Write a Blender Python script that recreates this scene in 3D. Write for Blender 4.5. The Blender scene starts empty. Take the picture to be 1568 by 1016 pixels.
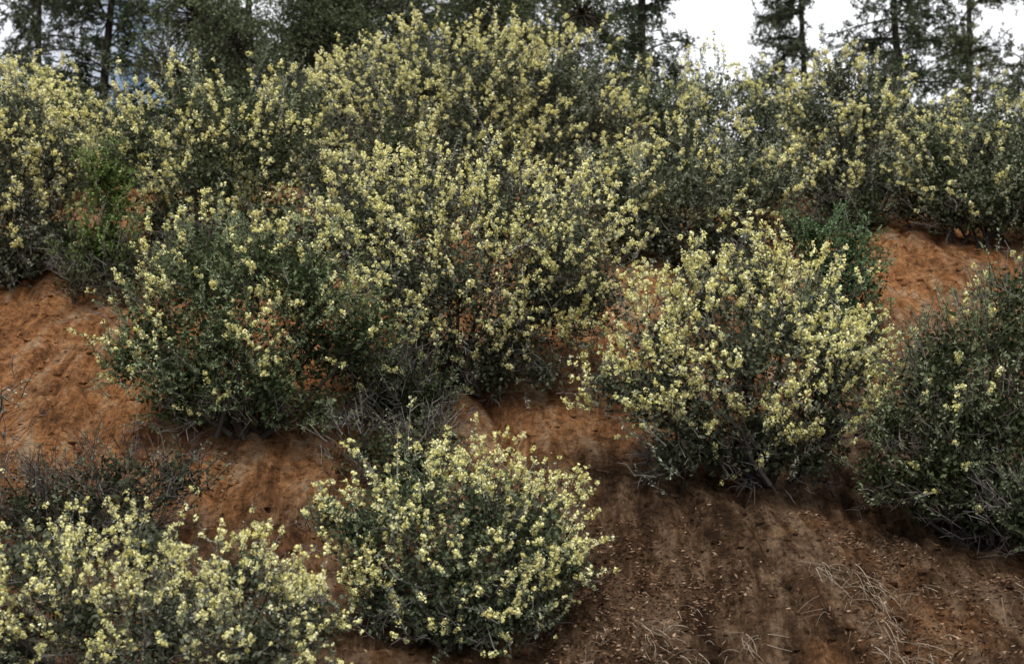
import bpy, math, numpy as np
rng = np.random.default_rng(11)
scene = bpy.context.scene

# ------------------------------------------------------------ helpers
def nrm(v):
    return v / np.maximum(np.linalg.norm(v, axis=-1, keepdims=True), 1e-9)
def rdir(*shape):
    return nrm(rng.normal(size=shape + (3,)))
def _h(ix, iy, s):
    n = (ix.astype(np.int64) * 374761393 + iy.astype(np.int64) * 668265263 + s * 1442695041) & 0xffffffff
    n = ((n ^ (n >> 13)) * 1274126177) & 0xffffffff
    n = n ^ (n >> 16)
    return (n & 0xffff) / 32767.5 - 1.0
def vnoise(x, y, s=0):
    x = np.asarray(x, float); y = np.asarray(y, float)
    ix = np.floor(x); iy = np.floor(y); fx = x - ix; fy = y - iy
    fx = fx * fx * (3 - 2 * fx); fy = fy * fy * (3 - 2 * fy)
    a = _h(ix, iy, s); b = _h(ix + 1, iy, s); c = _h(ix, iy + 1, s); d = _h(ix + 1, iy + 1, s)
    return (a * (1 - fx) + b * fx) * (1 - fy) + (c * (1 - fx) + d * fx) * fy
PY = [-2000, 6.8, 8.5, 10, 18, 22, 30, 45, 100, 2000]
PZ = [0, 0, 0.12, 0.67, 5.47, 6.9, 8.3, 9.5, 12, 30]
def ground(x, y):
    x = np.asarray(x, float); y = np.asarray(y, float)
    z = 0
    for o in (-.6, -.3, 0, .3, .6):
        z = z + np.interp(y + o, PY, PZ) / 5
    z = z + 0.20 * vnoise(x / 2.6 + 7, y / 2.6, 1) + 0.09 * vnoise(x * 1.1, y * 0.9, 2)
    near = np.clip((60 - np.abs(y)) / 30, 0, 1)
    wx = x + .25 * vnoise(x * .9, y * .9, 17)
    z = z - near * 0.18 * (1 - np.abs(vnoise(wx * 1.2 + y * .2, y * .32, 3))) ** 3
    z = z - near * 0.09 * (1 - np.abs(vnoise(wx * 3.1 + y * .4, y * .6, 13))) ** 5
    led = y * 1.5 + .9 * vnoise(x * .8, y * .5, 23)
    z = z + near * 0.10 * (led - np.floor(led) - .5) * np.clip(vnoise(x * .7, y * .7, 29) + .4, 0, 1)
    z = z + 0.05 * vnoise(x * 3.7, y * 3.1, 4) + near * (0.034 * vnoise(x * 8, y * 6, 5) + 0.022 * vnoise(x * 15, y * 13, 6))
    return z

class Geo:
    def __init__(s): s.q = []; s.m = []; s.t = []
    def add(s, q, mat, tint):
        q = q.reshape(-1, 4, 3)
        s.q.append(q.astype(np.float32)); s.m.append(np.full(len(q), mat, np.int32))
        t = np.broadcast_to(np.asarray(tint, np.float32).reshape(-1), (len(q),)) if np.size(tint) == 1 else np.asarray(tint, np.float32).reshape(-1)
        s.t.append(t)
    def build(s, name, mats, color=(1, 1, 1, 1)):
        q = np.concatenate(s.q); m = np.concatenate(s.m); t = np.concatenate(s.t)
        n = len(q)
        me = bpy.data.meshes.new(name)
        me.vertices.add(4 * n); me.loops.add(4 * n); me.polygons.add(n)
        me.vertices.foreach_set("co", q.reshape(-1))
        me.loops.foreach_set("vertex_index", np.arange(4 * n, dtype=np.int32))
        me.polygons.foreach_set("loop_start", np.arange(0, 4 * n, 4, dtype=np.int32))
        for mm in mats: me.materials.append(mm)
        me.polygons.foreach_set("material_index", m)
        a = me.attributes.new("tint", 'FLOAT', 'FACE'); a.data.foreach_set("value", np.ascontiguousarray(t))
        me.update(calc_edges=True)
        ob = bpy.data.objects.new(name, me); scene.collection.objects.link(ob)
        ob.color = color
        return ob

def tubes(P, R, sides=3):
    n, k, _ = P.shape
    T = np.empty_like(P); T[:, 1:-1] = P[:, 2:] - P[:, :-2]; T[:, 0] = P[:, 1] - P[:, 0]; T[:, -1] = P[:, -1] - P[:, -2]
    T = nrm(T)
    ref = np.where(np.abs(T[:, :1, 2:3]) > .9, np.array([1., 0, 0]), np.array([0, 0, 1.]))
    u = nrm(np.cross(T, np.broadcast_to(ref, T.shape))); v = np.cross(T, u)
    ang = np.arange(sides) * 2 * math.pi / sides
    ring = P[:, :, None] + R[:, :, None, None] * (np.cos(ang)[None, None, :, None] * u[:, :, None] + np.sin(ang)[None, None, :, None] * v[:, :, None])
    r2 = np.roll(ring, -1, axis=2)
    return np.stack([ring[:, :-1], r2[:, :-1], r2[:, 1:], ring[:, 1:]], axis=3).reshape(-1, 4, 3)

def diamonds(c, a, b):
    return np.stack([c - a, c + b, c + a, c - b], axis=-2).reshape(-1, 4, 3)

# ------------------------------------------------------------ materials
def newmat(name):
    m = bpy.data.materials.new(name); m.use_nodes = True
    nt = m.node_tree; nt.nodes.clear()
    out = nt.nodes.new('ShaderNodeOutputMaterial')
    return m, nt, out
def ramp(nt, stops):
    r = nt.nodes.new('ShaderNodeValToRGB'); e = r.color_ramp.elements
    while len(e) < len(stops): e.new(0.5)
    for i, (p, c) in enumerate(stops):
        e[i].position = p; e[i].color = (*c, 1)
    return r
def leafmat(name, stops, trans=0.3, usecol=True):
    m, nt, out = newmat(name); L = nt.links
    at = nt.nodes.new('ShaderNodeAttribute'); at.attribute_name = 'tint'
    r = ramp(nt, stops); L.new(at.outputs['Fac'], r.inputs[0])
    col = r.outputs[0]
    if usecol:
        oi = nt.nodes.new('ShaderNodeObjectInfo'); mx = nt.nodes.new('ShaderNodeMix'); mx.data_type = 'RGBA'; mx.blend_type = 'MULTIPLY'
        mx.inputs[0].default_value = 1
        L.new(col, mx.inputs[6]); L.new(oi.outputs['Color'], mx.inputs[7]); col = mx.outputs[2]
    p = nt.nodes.new('ShaderNodeBsdfDiffuse')
    L.new(col, p.inputs['Color'])
    if trans > 0:
        t = nt.nodes.new('ShaderNodeBsdfTranslucent'); L.new(col, t.inputs[0])
        x = nt.nodes.new('ShaderNodeMixShader'); x.inputs[0].default_value = trans
        L.new(p.outputs[0], x.inputs[1]); L.new(t.outputs[0], x.inputs[2]); L.new(x.outputs[0], out.inputs[0])
    else:
        L.new(p.outputs[0], out.inputs[0])
    return m
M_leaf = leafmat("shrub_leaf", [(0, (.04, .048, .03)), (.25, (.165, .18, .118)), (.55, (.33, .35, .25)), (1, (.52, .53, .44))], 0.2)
M_flower = leafmat("shrub_flower", [(0, (.66, .60, .20)), (.5, (.90, .855, .42)), (1, (.95, .93, .60))], 0.25, usecol=False)
M_twig = leafmat("shrub_twig", [(0, (.03, .025, .022)), (.6, (.085, .073, .065)), (1, (.27, .245, .225))], 0, usecol=False)
M_bark = leafmat("tree_bark", [(0, (.025, .02, .017)), (1, (.09, .075, .06))], 0, usecol=False)
M_needle = leafmat("tree_foliage", [(0, (.04, .05, .032)), (.6, (.095, .115, .07)), (1, (.19, .21, .14))], 0.2)
M_straw = leafmat("dry_straw", [(0, (.10, .068, .045)), (1, (.38, .31, .23))], 0, usecol=False)
M_litter = leafmat("leaf_litter", [(0, (.03, .02, .013)), (.6, (.13, .075, .045)), (1, (.33, .23, .15))], 0, usecol=False)

def soilmat():
    m, nt, out = newmat("orange_soil"); L = nt.links; N = nt.nodes.new
    geo = N('ShaderNodeNewGeometry')
    def noise(scale, det, rough=.6, vec=None):
        n = N('ShaderNodeTexNoise'); n.inputs['Scale'].default_value = scale; n.inputs['Detail'].default_value = det; n.inputs['Roughness'].default_value = rough
        L.new(vec or geo.outputs['Position'], n.inputs['Vector']); return n
    mp = N('ShaderNodeMapping'); mp.inputs['Scale'].default_value = (2.0, .5, .5); L.new(geo.outputs['Position'], mp.inputs[0])
    n1 = noise(.8, 4); n2 = noise(1.8, 7, .78, mp.outputs[0]); n3 = noise(12, 8, .82)
    r1 = ramp(nt, [(.37, (.17, .088, .048)), (.45, (.38, .17, .07)), (.53, (.53, .26, .115)), (.62, (.54, .38, .235))]); L.new(n2.outputs[0], r1.inputs[0])
    rb = ramp(nt, [(.40, (.06, .036, .023)), (.49, (.135, .08, .047)), (.60, (.31, .205, .13))]); L.new(n2.outputs[0], rb.inputs[0])
    sep = N('ShaderNodeSeparateXYZ'); L.new(geo.outputs['Position'], sep.inputs[0])
    mr = N('ShaderNodeMapRange'); mr.inputs[1].default_value = 14.2; mr.inputs[2].default_value = 11.4; mr.inputs[3].default_value = 0; mr.inputs[4].default_value = 1
    ad = N('ShaderNodeMath'); ad.operation = 'MULTIPLY_ADD'; ad.inputs[1].default_value = -0.5  # browner foreground soil, with the lower-right shade also painted into the colour
    L.new(sep.outputs[0], ad.inputs[0]); L.new(sep.outputs[1], ad.inputs[2])
    L.new(ad.outputs[0], mr.inputs[0])
    a2 = N('ShaderNodeMath'); a2.operation = 'MULTIPLY_ADD'; a2.inputs[1].default_value = 2.4; a2.inputs[2].default_value = -1.15
    L.new(n1.outputs[0], a2.inputs[0])
    a3 = N('ShaderNodeMath'); a3.operation = 'ADD'; a3.use_clamp = True; L.new(mr.outputs[0], a3.inputs[0]); L.new(a2.outputs[0], a3.inputs[1])
    mx = N('ShaderNodeMix'); mx.data_type = 'RGBA'; L.new(a3.outputs[0], mx.inputs[0]); L.new(r1.outputs[0], mx.inputs[6]); L.new(rb.outputs[0], mx.inputs[7])
    r3 = ramp(nt, [(.38, (.28, .25, .23)), (.5, (.85, .85, .85)), (.62, (1.4, 1.35, 1.25))]); L.new(n3.outputs[0], r3.inputs[0])
    m2 = N('ShaderNodeMix'); m2.data_type = 'RGBA'; m2.blend_type = 'MULTIPLY'; m2.inputs[0].default_value = .9
    L.new(mx.outputs[2], m2.inputs[6]); L.new(r3.outputs[0], m2.inputs[7])
    p = N('ShaderNodeBsdfDiffuse')
    L.new(m2.outputs[2], p.inputs['Color'])
    b = N('ShaderNodeBump'); b.inputs['Strength'].default_value = 1; b.inputs['Distance'].default_value = .14
    L.new(n3.outputs[0], b.inputs['Height']); L.new(b.outputs[0], p.inputs['Normal'])
    L.new(p.outputs[0], out.inputs[0]); return m
M_soil = soilmat()

# ------------------------------------------------------------ terrain
def axis(lo, hi, step, far):
    core = np.arange(lo, hi, step); o = []; d = step; v = hi
    while v < far: o.append(v); d *= 1.12; v += d
    o.append(far)
    i = []; d = step * 1.12; v = lo - d
    while v > -far: i.append(v); d *= 1.12; v -= d
    i.append(-far)
    return np.concatenate([np.array(i[::-1]), core, np.array(o)])
xs = axis(-9, 9, .033, 900.); ys = axis(8, 20, .033, 900.)
X, Y = np.meshgrid(xs, ys); Z = ground(X, Y)
nx, ny = len(xs), len(ys)
co = np.stack([X, Y, Z], -1).reshape(-1, 3).astype(np.float32)
i = np.arange(nx * ny).reshape(ny, nx)
f = np.stack([i[:-1, :-1], i[:-1, 1:], i[1:, 1:], i[1:, :-1]], -1).reshape(-1, 4).astype(np.int32)
me = bpy.data.meshes.new("hillside_ground")
me.vertices.add(len(co)); me.loops.add(f.size); me.polygons.add(len(f))
me.vertices.foreach_set("co", co.reshape(-1)); me.loops.foreach_set("vertex_index", f.reshape(-1))
me.polygons.foreach_set("loop_start", np.arange(0, f.size, 4, dtype=np.int32))
me.update(calc_edges=True); me.shade_smooth(); me.materials.append(M_soil)
ob = bpy.data.objects.new("hillside_ground", me); scene.collection.objects.link(ob)

# ------------------------------------------------------------ shrubs
def bezier(A, B, C, k):
    t = np.linspace(0, 1, k)[None, :, None]
    return (1 - t) ** 2 * A[:, None] + 2 * t * (1 - t) * B[:, None] + t * t * C[:, None]

def shrub(name, x0, y0, k, lobes, flower=.6, dens=64, leaf_n=31, col=(1, 1, 1, 1), es=1.0, bare=0.05, twiggy=0, up=.25, spread=.4, grow=1.08, skirt=4, fill=1500, stem=1.0, tw=(.15, .95), wide=False, patch=.75):
    g = Geo()
    z0 = float(ground(x0, y0))
    base = np.array([x0, y0, z0 - .05])
    C = []; Rr = []
    for (dx, dz, r) in lobes:
        xx = x0 + dx * k; yy = y0 + rng.uniform(-spread * 1.5, spread * .6) * r * k
        zz = (float(ground(xx, yy)) if wide else z0) + dz * k
        C.append([xx, yy, zz]); Rr.append(r * k * grow)
    for (dx, dz, r) in lobes[::3]:
        xx = x0 + dx * k * (.97 if wide else .8); yy = y0 + .9 * r * k
        C.append([xx, yy, (float(ground(xx, yy)) if wide else z0 + .1) + dz * k * .93]); Rr.append(r * k * .85)
    nmain = len(C)
    la = np.array(lobes, float)
    xa, xb = (la[:, 0] - la[:, 2] * .3).min(), (la[:, 0] + la[:, 2] * .3).max()
    for j in range(skirt):
        dx = (xa + (xb - xa) * (j + .5) / skirt) * .7
        r = 58 * rng.uniform(.85, 1.15) * k
        xx = x0 + dx * k; yy = y0 - r * rng.uniform(.0, .4)
        C.append([xx, yy, float(ground(xx, yy)) + r * rng.uniform(.8, 1.1)]); Rr.append(r)
    C = np.array(C); Rr = np.array(Rr)
    # each lobe's root: the common root crown, or its own root in a wide thicket
    if wide:
        roots = np.stack([C[:, 0], C[:, 1], ground(C[:, 0], C[:, 1]) - .05], -1)
    else:
        roots = np.repeat(base[None], len(C), 0)
    w = Rr ** 2; N = int(dens * 4 * math.pi * w.sum() * .55)
    li = rng.choice(len(C), N, p=w / w.sum())
    D = rdir(N); rad = 1.05 - .42 * rng.random(N) ** 2.0
    wob = 1 + .26 * vnoise(D[:, 0] * 2.6 + li * 3.1, D[:, 2] * 2.6 + li, 9)
    P = C[li] + D * (Rr[li] * rad * wob)[:, None]
    dd = np.linalg.norm(P[:, None] - C[None], axis=-1) / Rr[None]
    dd[np.arange(N), li] = 9
    inside = dd.min(1)
    keep = (inside > .75) | (rng.random(N) < .08)
    keep &= P[:, 2] > ground(P[:, 0], P[:, 1]) + .12
    keep &= (D[:, 1] < .3) | (rng.random(N) < .35)
    cl = vnoise(P[:, 0] / .24 + P[:, 1], P[:, 2] / .24, 21)
    under = np.clip(-D[:, 2], 0, 1)
    keep &= (cl > -.48) | (rng.random(N) < .35)
    keep &= rng.random(N) > .38 * under
    P = P[keep]; D = D[keep]; li = li[keep]; rad = rad[keep]; N = len(P)
    rb = nrm(P - roots[li])
    d = nrm(.6 * D + .45 * rb + np.array([0, 0, up]) + .36 * rng.normal(size=(N, 3)))
    L = rng.uniform(.17, .34, N) * es
    lng = rng.random(N) < .14; L[lng] *= 1.7
    S = P - d * (L * .6)[:, None]
    bend = rng.normal(size=(N, 3)) * .05 + np.array([0, 0, .03])
    t = np.linspace(0, 1, 3)[None, :, None]
    path = S[:, None] + d[:, None] * L[:, None, None] * t + bend[:, None] * t * t
    H = (P[:, 2] - z0) / max(1e-3, (C[:, 2] + Rr).max() - z0)
    isbare = rng.random(N) < np.clip(bare + .4 * (H < .16) + .2 * (li >= nmain) + .08 * (D[:, 2] < -.3), 0, 1)
    if twiggy: isbare = rng.random(N) < twiggy
    R = np.linspace(.0045, .002, 3)[None] * np.ones((N, 1)) * (es ** .5)
    g.add(tubes(path, R), 2, np.repeat(rng.uniform(0, tw[1], N), 6))
    nb = int(isbare.sum())
    if nb:
        kk = 5
        Pb = S[isbare][:, None] + d[isbare][:, None] * (L[isbare][:, None, None] * rng.uniform(.2, .95, (nb, kk, 1)))
        db = nrm(d[isbare][:, None] + rdir(nb, kk) * .9)
        e = Pb + db * rng.uniform(.07, .2, (nb, kk, 1)) * es
        A = Pb.reshape(-1, 3); B = e.reshape(-1, 3)
        mid = (A + B) / 2 + rng.normal(size=A.shape) * .015
        pp = np.stack([A, mid, B], 1)
        g.add(tubes(pp, np.array([.0035, .0025, .0015])[None] * np.ones((len(A), 1))), 2, np.repeat(rng.uniform(*tw, len(A)), 6))
    lv = ~isbare
    fn = vnoise(P[:, 0] / .55 + 3, P[:, 2] / .55 + P[:, 1] / .5, 31) + .5 * vnoise(P[:, 0] / .2, P[:, 2] / .2 + P[:, 1] / .3, 33)
    pf = np.clip(flower * 2.0 * np.clip(1.0 + patch * fn, .05, 2) * (.45 + .65 * np.clip(rad, 0, 1) ** 2) * np.clip(.8 + .45 * D[:, 2] , .3, 1.15) + .05 * (flower > .05), 0, .98)
    pf = pf * np.clip(.6 + H * 1.2, .5, 1) * (1 - .45 * (li >= nmain))
    isf = (rng.random(N) < pf) & lv
    def mk(idx, cnt):
        n = len(idx)
        tt = rng.uniform(.0, 1.02, (n, cnt, 1))
        pos = S[idx][:, None] + d[idx][:, None] * (L[idx][:, None, None] * tt) + bend[idx][:, None] * tt ** 2
        ld = nrm(d[idx][:, None] * .6 + rdir(n, cnt) * .9)
        ln = rng.uniform(.020, .044, (n, cnt, 1)) * es
        pos = pos + ld * ln * .7
        b = nrm(np.cross(ld, rdir(n, cnt))) * ln * .22
        tint = np.clip(rng.normal(.5, .17, (n, cnt)) + rng.normal(0, .14, (n, 1)) + .10 * np.clip(D[idx, 2], -1, 1)[:, None], 0, 1)  # lobe tops tinted lighter, undersides darker: shading put into the leaf colour
        g.add(diamonds(pos, ld * ln * .5, b), 0, tint.reshape(-1))
    if leaf_n > 0:
        ii = np.where(lv & ~isf)[0]
        if len(ii): mk(ii, leaf_n + 2)
        ii = np.where(isf)[0]
        if len(ii): mk(ii, max(4, int(leaf_n * .5)))
    ii = np.where(isf)[0]; n = len(ii)
    if n:
        nc = 7; nq = 11
        tt = rng.uniform(.0, 1.0, (n, nc, 1)) ** .75 * .9 + .18
        cp = S[ii][:, None] + d[ii][:, None] * (L[ii][:, None, None] * tt) + bend[ii][:, None] * tt ** 2 + rdir(n, nc) * .019 * es
        cr = rng.uniform(.014, .034, (n, nc, 1, 1)) * es
        m = rng.random((n, nc)) < .88
        cp = cp[m]; cr = cr[m]
        nn = len(cp)
        o = rdir(nn, nq)
        q = cp[:, None] + o * cr * rng.uniform(.45, 1.15, (nn, nq, 1))
        nr = nrm(o + rdir(nn, nq) * .5)
        a = nrm(np.cross(nr, rdir(nn, nq))); b = np.cross(nr, a)
        s = rng.uniform(.0075, .016, (nn, nq, 1)) * es
        tint = np.clip(rng.normal(.5, .2, (nn, nq)) + rng.normal(0, .2, (nn, 1)), 0, 1)
        g.add(diamonds(q, a * s, b * s * .75), 1, tint.reshape(-1))
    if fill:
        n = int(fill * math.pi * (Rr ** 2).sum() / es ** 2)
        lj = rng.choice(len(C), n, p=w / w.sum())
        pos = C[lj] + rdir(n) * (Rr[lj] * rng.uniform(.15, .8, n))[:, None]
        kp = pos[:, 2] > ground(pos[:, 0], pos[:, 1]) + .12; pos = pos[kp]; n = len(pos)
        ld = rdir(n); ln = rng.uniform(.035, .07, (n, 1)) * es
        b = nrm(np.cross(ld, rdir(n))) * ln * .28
        g.add(diamonds(pos, ld * ln * .5, b), 0, np.clip(rng.normal(.12, .10, n), 0, 1))  # inner leaves tinted dark, painting the shade inside the crown
    A = roots[:nmain] + rng.normal(size=(nmain, 3)) * np.array([.10, .10, 0.02])
    Cm = C[:nmain]
    mid = A + (Cm - A) * .5 + rng.normal(size=(nmain, 3)) * .10 - np.array([0, 0, .06])
    pa = bezier(A, mid, Cm, 7); pa[:, 1:-1] += rng.normal(size=(nmain, 5, 3)) * .018
    g.add(tubes(pa, stem * np.linspace(.026, .009, 7)[None] * np.ones((nmain, 1)), 5), 2, np.repeat(rng.uniform(0, .5, nmain), 30))
    sel = np.where(rng.random(N) < (.15 if not twiggy else .4))[0]
    B = S[sel]; lc = C[li[sel]]
    A = lc + (roots[li[sel]] - lc) * rng.uniform(0, .35, (len(sel), 1))
    mid = A + (B - A) * .5 + rng.normal(size=A.shape) * .07
    pa = bezier(A, mid, B, 4)
    g.add(tubes(pa, np.linspace(.009, .0045, 4)[None] * np.ones((len(sel), 1))), 2, np.repeat(rng.uniform(0, .7, len(sel)), 9))
    return g.build(name, [M_leaf, M_flower, M_twig], col)

FS = "flowering_shrub"
shrub(FS, -.52, 13.9, .00652, [(-145, 265, 80), (-55, 275, 88), (60, 270, 88), (165, 220, 90), (-5, 160, 115), (125, 140, 105), (-105, 170, 85), (-65, 90, 75), (60, 75, 75), (205, 150, 78)], flower=.64, patch=.6)
shrub(FS, -2.29, 12.7, .00596, [(-100, 250, 80), (0, 250, 72), (-160, 160, 75), (80, 225, 75), (-50, 140, 100), (80, 140, 90), (-120, 80, 78), (20, 65, 72), (160, 160, 70), (-205, 110, 45)], flower=.2, col=(.70, .82, .60, 1), leaf_n=38)
shrub(FS, -.42, 10.6, .00497, [(-140, 170, 72), (-60, 210, 78), (40, 200, 82), (120, 165, 78), (0, 120, 110), (-100, 80, 80), (110, 70, 80), (-20, 40, 72), (60, 30, 68), (170, 115, 50), (-190, 195, 35)], flower=.54, es=.85, dens=84, col=(.9, .98, .88, 1), patch=.6)
shrub(FS, 2.09, 12.2, .00572, [(10, 305, 65), (-70, 270, 72), (-140, 205, 75), (80, 235, 80), (-20, 175, 110), (100, 140, 90), (-150, 130, 68), (-90, 85, 78), (20, 60, 72), (-215, 140, 48), (115, 80, 60), (145, 180, 58)], flower=.85, dens=70, patch=.4)
shrub(FS, 3.89, 11.6, .00544, [(-50, 290, 80), (40, 310, 90), (-100, 230, 80), (0, 190, 110), (100, 210, 115), (-80, 130, 80), (20, 70, 85), (120, 90, 100), (60, 385, 60), (-150, 180, 50), (-160, 110, 55)], flower=.06, bare=.3, col=(.66, .72, .55, 1), dens=68)
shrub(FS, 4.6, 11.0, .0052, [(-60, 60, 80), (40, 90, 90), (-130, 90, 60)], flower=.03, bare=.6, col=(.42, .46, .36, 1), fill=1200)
shrub(FS, -2.4, 9.5, .00446, [(-190, 240, 70), (-100, 165, 92), (-10, 268, 50), (30, 150, 98), (140, 216, 66), (170, 130, 98), (250, 160, 60), (-220, 120, 110), (-290, 205, 90)], flower=.55, es=.8, dens=98, patch=.6)
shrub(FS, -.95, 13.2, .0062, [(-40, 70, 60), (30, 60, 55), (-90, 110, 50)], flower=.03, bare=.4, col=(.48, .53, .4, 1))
shrub(FS, -1.8, 16.6, .0078, [(0, 110, 70), (50, 190, 70), (-70, 60, 60), (-60, 150, 50)], flower=.06, bare=.35, col=(.68, .70, .56, 1), es=1.15, dens=42)
CR = dict(es=1.2, dens=43, leaf_n=28)
shrub(FS, -6.1, 17, .00797, [(-20, 250, 80), (60, 200, 60), (0, 100, 95), (60, 70, 55), (-60, 160, 95), (0, 20, 60)], flower=.45, **CR)
shrub(FS, -6.8, 20, .00938, [(-40, 160, 70), (40, 150, 60), (-90, 140, 70), (0, 100, 80)], flower=.35, col=(.8, .9, .75, 1), **CR)
shrub(FS, -3.7, 17.4, .00816, [(-50, 260, 60), (-130, 200, 62), (30, 228, 70), (-30, 140, 80), (90, 170, 75), (-80, 90, 58), (30, 70, 60), (125, 240, 62), (110, 80, 60)], flower=.34, col=(.92, .97, .82, 1), **CR)
shrub(FS, -.79, 20, .00938, [(-140, 190, 76), (-50, 222, 80), (50, 215, 80), (160, 215, 80), (-100, 110, 86), (20, 100, 95), (140, 100, 86), (230, 150, 66), (-190, 200, 50), (-200, 120, 68), (100, 255, 42)], flower=.5, **CR)
shrub(FS, 2.2, 17, .00797, [(-100, 110, 72), (-10, 130, 72), (80, 130, 72), (135, 130, 48), (-60, 50, 58), (40, 50, 60), (-130, 155, 58)], flower=.18, col=(.92, .95, .9, 1), **CR)
shrub(FS, 3.0, 20.6, .00965, [(-90, 160, 70), (0, 180, 62), (80, 165, 65), (-40, 95, 76), (60, 95, 76)], flower=.22, col=(.85, .92, .85, 1), **CR)
shrub(FS, 4.7, 19.2, .009, [(-10, 245, 48), (40, 190, 66), (-50, 180, 58), (0, 105, 80), (-60, 85, 55), (70, 95, 58)], flower=.4, **CR)
shrub(FS, 6.1, 18.2, .00855, [(-60, 150, 62), (30, 180, 68), (110, 170, 72), (-30, 90, 76), (70, 90, 80), (150, 100, 80)], flower=.16, col=(.85, .9, .8, 1), **CR)
shrub(FS, 9.2, 19, .009, [(-60, 130, 80), (40, 150, 80), (0, 80, 90)], flower=.4, **CR)
shrub(FS, -9.6, 18, .009, [(-60, 150, 80), (40, 170, 80), (0, 80, 90)], flower=.4, **CR)
shrub("evergreen_shrub", 3.42, 14.9, .00699, [(0, 120, 52), (-25, 165, 38), (48, 95, 52), (-10, 40, 60), (30, 150, 38)], flower=0, bare=.01, leaf_n=42, col=(.46, .66, .42, 1), es=1.1, dens=62, skirt=2)
shrub("evergreen_shrub", -4.95, 16.8, .00795, [(0, 175, 40), (15, 125, 40), (0, 70, 38)], flower=0, bare=.01, leaf_n=40, col=(.62, .82, .36, 1), es=1.2, dens=55, skirt=2)
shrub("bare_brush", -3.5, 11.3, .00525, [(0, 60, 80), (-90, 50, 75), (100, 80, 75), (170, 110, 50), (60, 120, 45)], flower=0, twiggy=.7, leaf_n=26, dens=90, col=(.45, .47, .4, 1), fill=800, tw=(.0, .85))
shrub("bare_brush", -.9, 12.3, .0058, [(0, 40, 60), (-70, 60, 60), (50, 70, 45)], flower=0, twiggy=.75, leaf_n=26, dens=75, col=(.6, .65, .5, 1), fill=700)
WD = dict(flower=0, twiggy=.5, leaf_n=22, skirt=0, wide=True)
shrub("bare_brush", -4.2, 16.4, .008, [(-110, 50, 42), (-50, 50, 48), (20, 45, 48), (90, 50, 50), (150, 50, 48), (210, 50, 48)], dens=55, col=(.5, .5, .4, 1), fill=1400, **WD)
shrub("bare_brush", 1.4, 17.4, .008, [(-90, 45, 50), (-20, 45, 52), (60, 50, 52), (130, 50, 50), (200, 50, 50), (270, 50, 50)], dens=45, col=(.46, .48, .38, 1), fill=1400, **WD)
shrub("bare_brush", 5.4, 18.7, .0085, [(-70, 40, 48), (0, 38, 48), (70, 42, 48), (140, 42, 48), (210, 42, 48)], dens=45, col=(.46, .48, .38, 1), fill=1400, **WD)
shrub("bare_brush", -4.4, 12.0, .0056, [(0, 110, 45), (-25, 60, 50), (10, 180, 35)], flower=0, twiggy=.6, leaf_n=12, dens=22, skirt=0, grow=1, stem=.3, fill=0)

lb = []
for j in range(26):
    xx = -1300 + j * 104 + rng.uniform(-30, 30)
    wx = xx * .011
    open_ = (2.8 < wx < 6)
    mid_ = wx < -6.5 or wx > 7
    lb.append((xx, rng.uniform(20, 60) if open_ else rng.uniform(50, 90) if mid_ else rng.uniform(90, 140), rng.uniform(90, 125)))
    lb.append((xx, rng.uniform(0, 50), rng.uniform(95, 125)))
shrub("understory_thicket", 0, 24.5, .011, lb, flower=.0, dens=8, leaf_n=36, col=(.34, .38, .31, 1), es=2.0, skirt=0, spread=.5, fill=1500, bare=.08, wide=True)

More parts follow.
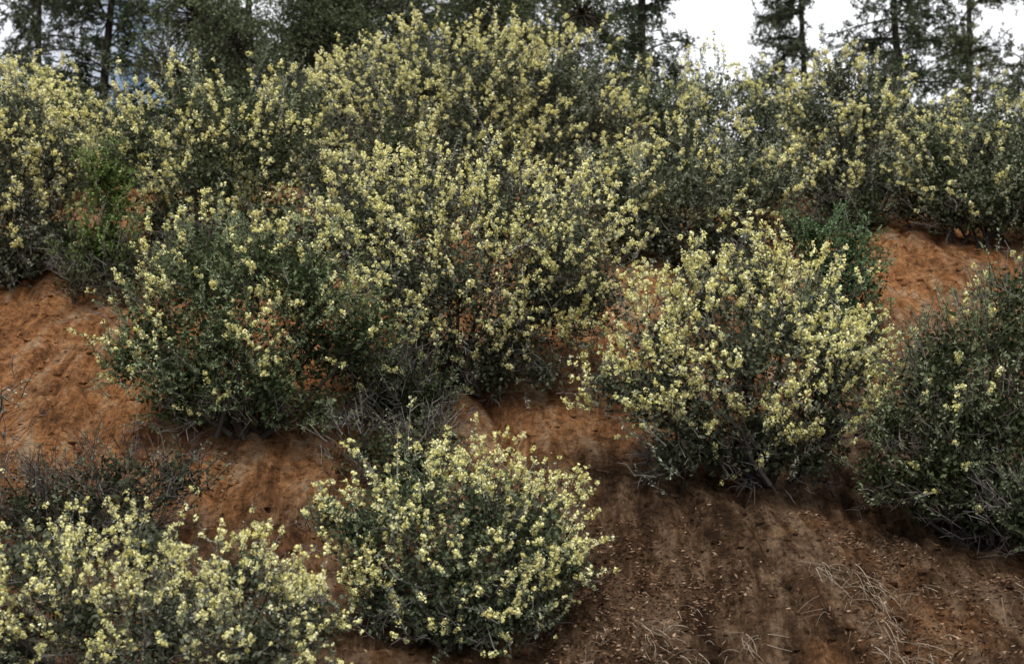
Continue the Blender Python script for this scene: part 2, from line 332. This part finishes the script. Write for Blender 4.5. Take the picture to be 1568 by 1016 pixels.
# ------------------------------------------------------------ trees behind
def pine(name, x, y, H=13, r0=.16, lean=0., z1=1.0, col=(1, 1, 1, 1), blen=2.4, nb=62):
    g = Geo(); z0 = float(ground(x, y)) - .2
    k = 14; t = np.linspace(0, 1, k)
    trunk = np.stack([x + lean * t * H + .12 * np.sin(t * 5 + x), y + .1 * np.cos(t * 4 + x), z0 + t * H], -1)[None]
    g.add(tubes(trunk, (r0 * (1 - t * .93))[None], 9), 1, rng.uniform(0, .5, 9 * (k - 1)))
    tb = z1 / H + (1 - z1 / H) * rng.random(nb) ** 1.7
    A = np.stack([np.interp(tb, t, trunk[0, :, j]) for j in range(3)], -1)
    ang = rng.uniform(0, 2 * math.pi, nb)
    ln = blen * (1.15 - tb) * rng.uniform(.55, 1.1, nb)
    dr = np.stack([np.cos(ang), np.sin(ang), rng.uniform(-.25, .4, nb)], -1)
    B = A + dr * ln[:, None] + np.array([0, 0, -.4]) * ln[:, None] * .5
    mid = (A + B) / 2 + rng.normal(size=A.shape) * .12 + np.array([0, 0, .15])
    br = bezier(A, mid, B, 7)
    g.add(tubes(br, np.linspace(.028, .007, 7)[None] * np.ones((nb, 1)), 4), 1, np.repeat(rng.uniform(0, 1, nb), 24))
    ns = 18
    ts = rng.uniform(.1, 1, (nb, ns))
    idx = ts * 6; i0 = np.minimum(idx.astype(int), 5); fr = (idx - i0)[..., None]
    bi = np.arange(nb)[:, None]
    sp = br[bi, i0] * (1 - fr) + br[bi, i0 + 1] * fr
    sd = nrm(dr[:, None] * .5 + rdir(nb, ns) * .8 + np.array([0, 0, -.3]))
    sl = rng.uniform(.25, .65, (nb, ns, 1))
    se = sp + sd * sl
    a = sp.reshape(-1, 3); e = se.reshape(-1, 3)
    g.add(tubes(np.stack([a, (a + e) / 2 + [0, 0, .02], e], 1), np.array([.009, .007, .004])[None] * np.ones((len(a), 1))), 1, np.repeat(rng.random(len(a)), 6))
    nn = 28
    tt = rng.uniform(.1, 1.05, (len(a), nn, 1))
    p = a[:, None] + (e - a)[:, None] * tt
    nd = nrm(nrm(e - a)[:, None] * .6 + rdir(len(a), nn))
    l2 = rng.uniform(.06, .15, (len(a), nn, 1))
    b = nrm(np.cross(nd, rdir(len(a), nn))) * .018
    tint = np.clip(rng.normal(.45, .2, (len(a), nn)) + rng.normal(0, .15, (len(a), 1)), 0, 1)
    g.add(diamonds(p + nd * l2 * .5, nd * l2 * .5, b), 0, tint.reshape(-1))
    return g.build(name, [M_needle, M_bark], col)

def oak(name, x, y, lobes, col=(1, 1, 1, 1), dens=15, nleaf=32):
    g = Geo(); z0 = float(ground(x, y)) - .2
    base = np.array([x, y, z0])
    C = np.array([[x + a, y + b, z0 + c] for a, b, c, r in lobes]); R = np.array([l[3] for l in lobes])
    nl = len(C)
    fork = base + np.array([.1, 0, 1.4])
    tr = np.stack([base, base + [.06, 0, .7], fork])[None]
    g.add(tubes(tr, np.array([[.2, .16, .15]]), 9), 1, .2)
    A = np.repeat(fork[None], nl, 0); mid = A + (C - A) * .5 + rng.normal(size=A.shape) * .3
    g.add(tubes(bezier(A, mid, C, 8), np.linspace(.10, .035, 8)[None] * np.ones((nl, 1)), 6), 1, .3)
    w = R ** 2; N = int(dens * 4 * math.pi * w.sum())
    li = rng.choice(nl, N, p=w / w.sum()); D = rdir(N)
    P = C[li] + D * (R[li] * (1.15 - .7 * rng.random(N) ** 1.6))[:, None]
    cl = vnoise(P[:, 0] / .5, P[:, 2] / .5 + P[:, 1], 41); kp = (cl > -.15) | (rng.random(N) < .15)
    P = P[kp]; li = li[kp]; N = len(P)
    g.add(tubes(bezier(C[li], (C[li] + P) / 2 + rng.normal(size=P.shape) * .12, P, 3), np.linspace(.018, .006, 3)[None] * np.ones((N, 1))), 1, np.repeat(rng.random(N), 6))
    o = rdir(N, nleaf) * rng.uniform(.03, .3, (N, nleaf, 1))
    ld = rdir(N, nleaf); ln = rng.uniform(.04, .09, (N, nleaf, 1))
    b = nrm(np.cross(ld, rdir(N, nleaf))) * ln * .28
    tint = np.clip(rng.normal(.5, .18, (N, nleaf)) + rng.normal(0, .17, (N, 1)), 0, 1)
    g.add(diamonds(P[:, None] + o, ld * ln * .5, b), 0, tint.reshape(-1))
    return g.build(name, [M_needle, M_bark], col)

G1 = (1.1, 1.1, 1.1, 1); G2 = (.9, 1, .95, 1); G3 = (1.5, 1.42, 1.25, 1)
for (x, y, H, r, lean, c, bl, nb) in [
    (-8.9, 30, 11, .13, .0, G2, 2.6, 85), (-11.6, 33, 11, .13, .02, G1, 2.6, 75), (-6.4, 33, 12, .15, -.02, G3, 2.5, 85),
    (-4.2, 30, 11, .12, .05, G3, 2.6, 85), (-2.2, 33, 12, .14, -.03, G1, 2.8, 85), (-.4, 31, 11, .12, .02, G3, 2.6, 85),
    (1.4, 33, 12, .14, .0, G2, 2.4, 80), (2.85, 29, 11, .15, .01, G2, 1.6, 65), (6.9, 33, 11, .12, .03, G1, 2.1, 80),
    (9.0, 31, 11, .13, -.02, G2, 2.6, 85), (11.3, 34, 11, .13, .02, G3, 2.8, 85), (13.2, 31, 12, .16, 0, G1, 2.6, 70), (-14.5, 31, 12, .16, 0, G1, 2.6, 60)]:
    pine("pine_tree", x, y, H, r, lean, 1.6, c, bl, nb)
def rl(n, w, z1, z2):
    return [(rng.uniform(-w, w), rng.uniform(-1, 1), rng.uniform(z1, z2), rng.uniform(.8, 1.2)) for _ in range(n)]
oak("live_oak_tree", -5.4, 27.5, rl(8, 1.6, 2.5, 5.5), col=(1.2, 1.22, 1.05, 1))
oak("live_oak_tree", -2.8, 28, rl(9, 1.8, 2.5, 5.5), col=(1.15, 1.15, 1.0, 1))
oak("live_oak_tree", .3, 28, rl(8, 1.6, 2.3, 5.0), col=(1.2, 1.2, 1.05, 1))

# ------------------------------------------------------------ ground debris
def scatter_litter():
    g = Geo()
    for (n, x0, x1, y0, y1) in [(18000, -9, 9, 9, 19), (14000, -5, -2.4, 10.2, 12.6), (24000, .2, 4.8, 9.3, 11.8)]:
        x = rng.uniform(x0, x1, n); y = rng.uniform(y0, y1, n)
        kp = vnoise(x * 1.4, y * 1.4, 55) + rng.normal(0, .35, n) > .0
        x = x[kp]; y = y[kp]; n = len(x)
        c = np.stack([x, y, ground(x, y) + .008], -1)
        a = nrm(rng.normal(size=(n, 3)) * [1, 1, .5]) * rng.uniform(.006, .028, (n, 1))
        nr = nrm(np.array([0, -.5, 1.]) + rng.normal(size=(n, 3)) * .4)
        b = np.cross(nr, a) * .45
        g.add(diamonds(c, a, b), 0, np.clip(rng.normal(.42, .27, n), 0, 1))
    return g.build("leaf_litter", [M_litter])
scatter_litter()

def straw():
    g = Geo()
    cl = np.stack([rng.uniform(.5, 4.4, 90), rng.uniform(9.3, 11.0, 90)], -1)
    cl = cl[vnoise(cl[:, 0] * 1.2, cl[:, 1] * 1.2, 77) > -.3]
    cl = np.concatenate([cl, np.stack([rng.uniform(-9, 9, 30), rng.uniform(9, 18, 30)], -1)])
    for (cx, cy) in cl:
        n = rng.integers(2, 18)
        sz = rng.uniform(.5, 1.5)
        x = cx + rng.normal(0, .08, n); y = cy + rng.normal(0, .06, n)
        A = np.stack([x, y, ground(x, y)], -1)
        ld = rng.normal(size=(n, 3)) * [.6, .4, .2] + [rng.normal(0, .35), -.8, .0]
        B = A + nrm(ld) * rng.uniform(.05, .28, (n, 1)) * sz
        B[:, 2] = ground(B[:, 0], B[:, 1]) + rng.uniform(.005, .03, n)
        mid = (A + B) / 2 + np.array([0, 0, 1]) * rng.uniform(.01, .05, (n, 1)) + rng.normal(size=A.shape) * .02
        g.add(tubes(bezier(A, mid, B, 5), np.linspace(.003, .0014, 5)[None] * np.ones((n, 1))), 0, np.repeat(rng.random(n), 12))
    return g.build("dry_grass", [M_straw])
straw()

def clods():
    g = Geo(); n = 9000
    x = rng.uniform(-8, 8, n); y = rng.uniform(9, 18.5, n)
    s = .008 + .04 * rng.random(n) ** 5
    c = np.stack([x, y, ground(x, y) + s * .2], -1)
    A, Bn = 4, 7
    th = np.linspace(.0, math.pi, A + 1); ph = np.arange(Bn) * 2 * math.pi / Bn
    v = np.stack([np.sin(th)[:, None] * np.cos(ph), np.sin(th)[:, None] * np.sin(ph), np.cos(th)[:, None] + 0 * ph], -1)
    jit = 1 + .22 * rng.normal(size=(n, A + 1, Bn, 1)); jit[:, 0] = jit[:, 0, :1]; jit[:, -1] = jit[:, -1, :1]
    V = c[:, None, None] + v[None] * s[:, None, None, None] * jit * np.array([1, .9, .7])
    r2 = np.roll(V, -1, axis=2)
    q = np.stack([V[:, :-1], V[:, 1:], r2[:, 1:], r2[:, :-1]], 3)
    g.add(q, 0, 0.5)
    return g.build("soil_clods", [M_soil])
clods()

# ------------------------------------------------------------ world, sun, camera
SUN_EL, SUN_AZ = 60, 205
w = bpy.data.worlds.new("World"); scene.world = w; w.use_nodes = True
nt = w.node_tree; nt.nodes.clear(); L = nt.links; N = nt.nodes.new
out = N('ShaderNodeOutputWorld'); bg = N('ShaderNodeBackground'); bg.inputs[1].default_value = .1
sky = N('ShaderNodeTexSky'); sky.sky_type = 'NISHITA'; sky.sun_disc = False
sky.sun_elevation = math.radians(SUN_EL); sky.sun_rotation = math.radians(SUN_AZ)
tc = N('ShaderNodeTexCoord'); no = N('ShaderNodeTexNoise'); no.inputs['Scale'].default_value = 3.2; no.inputs['Detail'].default_value = 4; no.inputs['Roughness'].default_value = .55
L.new(tc.outputs['Generated'], no.inputs['Vector'])
sp = N('ShaderNodeSeparateXYZ'); L.new(tc.outputs['Generated'], sp.inputs[0])
ma = N('ShaderNodeMath'); ma.operation = 'MULTIPLY_ADD'; ma.inputs[1].default_value = .45
L.new(sp.outputs[0], ma.inputs[0]); L.new(no.outputs[0], ma.inputs[2])
rp = ramp(nt, [(.30, (0, 0, 0)), (.43, (1, 1, 1))]); L.new(ma.outputs[0], rp.inputs[0])
mx = N('ShaderNodeMix'); mx.data_type = 'RGBA'; mx.inputs[7].default_value = (12.3, 12.4, 12.8, 1)
L.new(rp.outputs[0], mx.inputs[0]); L.new(sky.outputs[0], mx.inputs[6]); L.new(mx.outputs[2], bg.inputs[0]); L.new(bg.outputs[0], out.inputs[0])

sl = bpy.data.lights.new("sun", 'SUN'); sl.energy = 3.6; sl.angle = math.radians(14); sl.color = (1, .98, .93)
so = bpy.data.objects.new("sun", sl); scene.collection.objects.link(so)
so.rotation_euler = (math.radians(90 - SUN_EL), 0, math.radians(180 - SUN_AZ))

cam = bpy.data.cameras.new("camera"); cam.lens = 49.46; cam.sensor_width = 36; cam.clip_end = 3000
cam.dof.use_dof = True; cam.dof.focus_distance = 12.5; cam.dof.aperture_fstop = 1.6
co_ = bpy.data.objects.new("camera", cam); scene.collection.objects.link(co_)
co_.location = (0, 0, 1.6); co_.rotation_euler = (math.radians(98), 0, 0)
scene.camera = co_
scene.view_settings.view_transform = 'Standard'; scene.view_settings.look = 'None'; scene.view_settings.exposure = 0
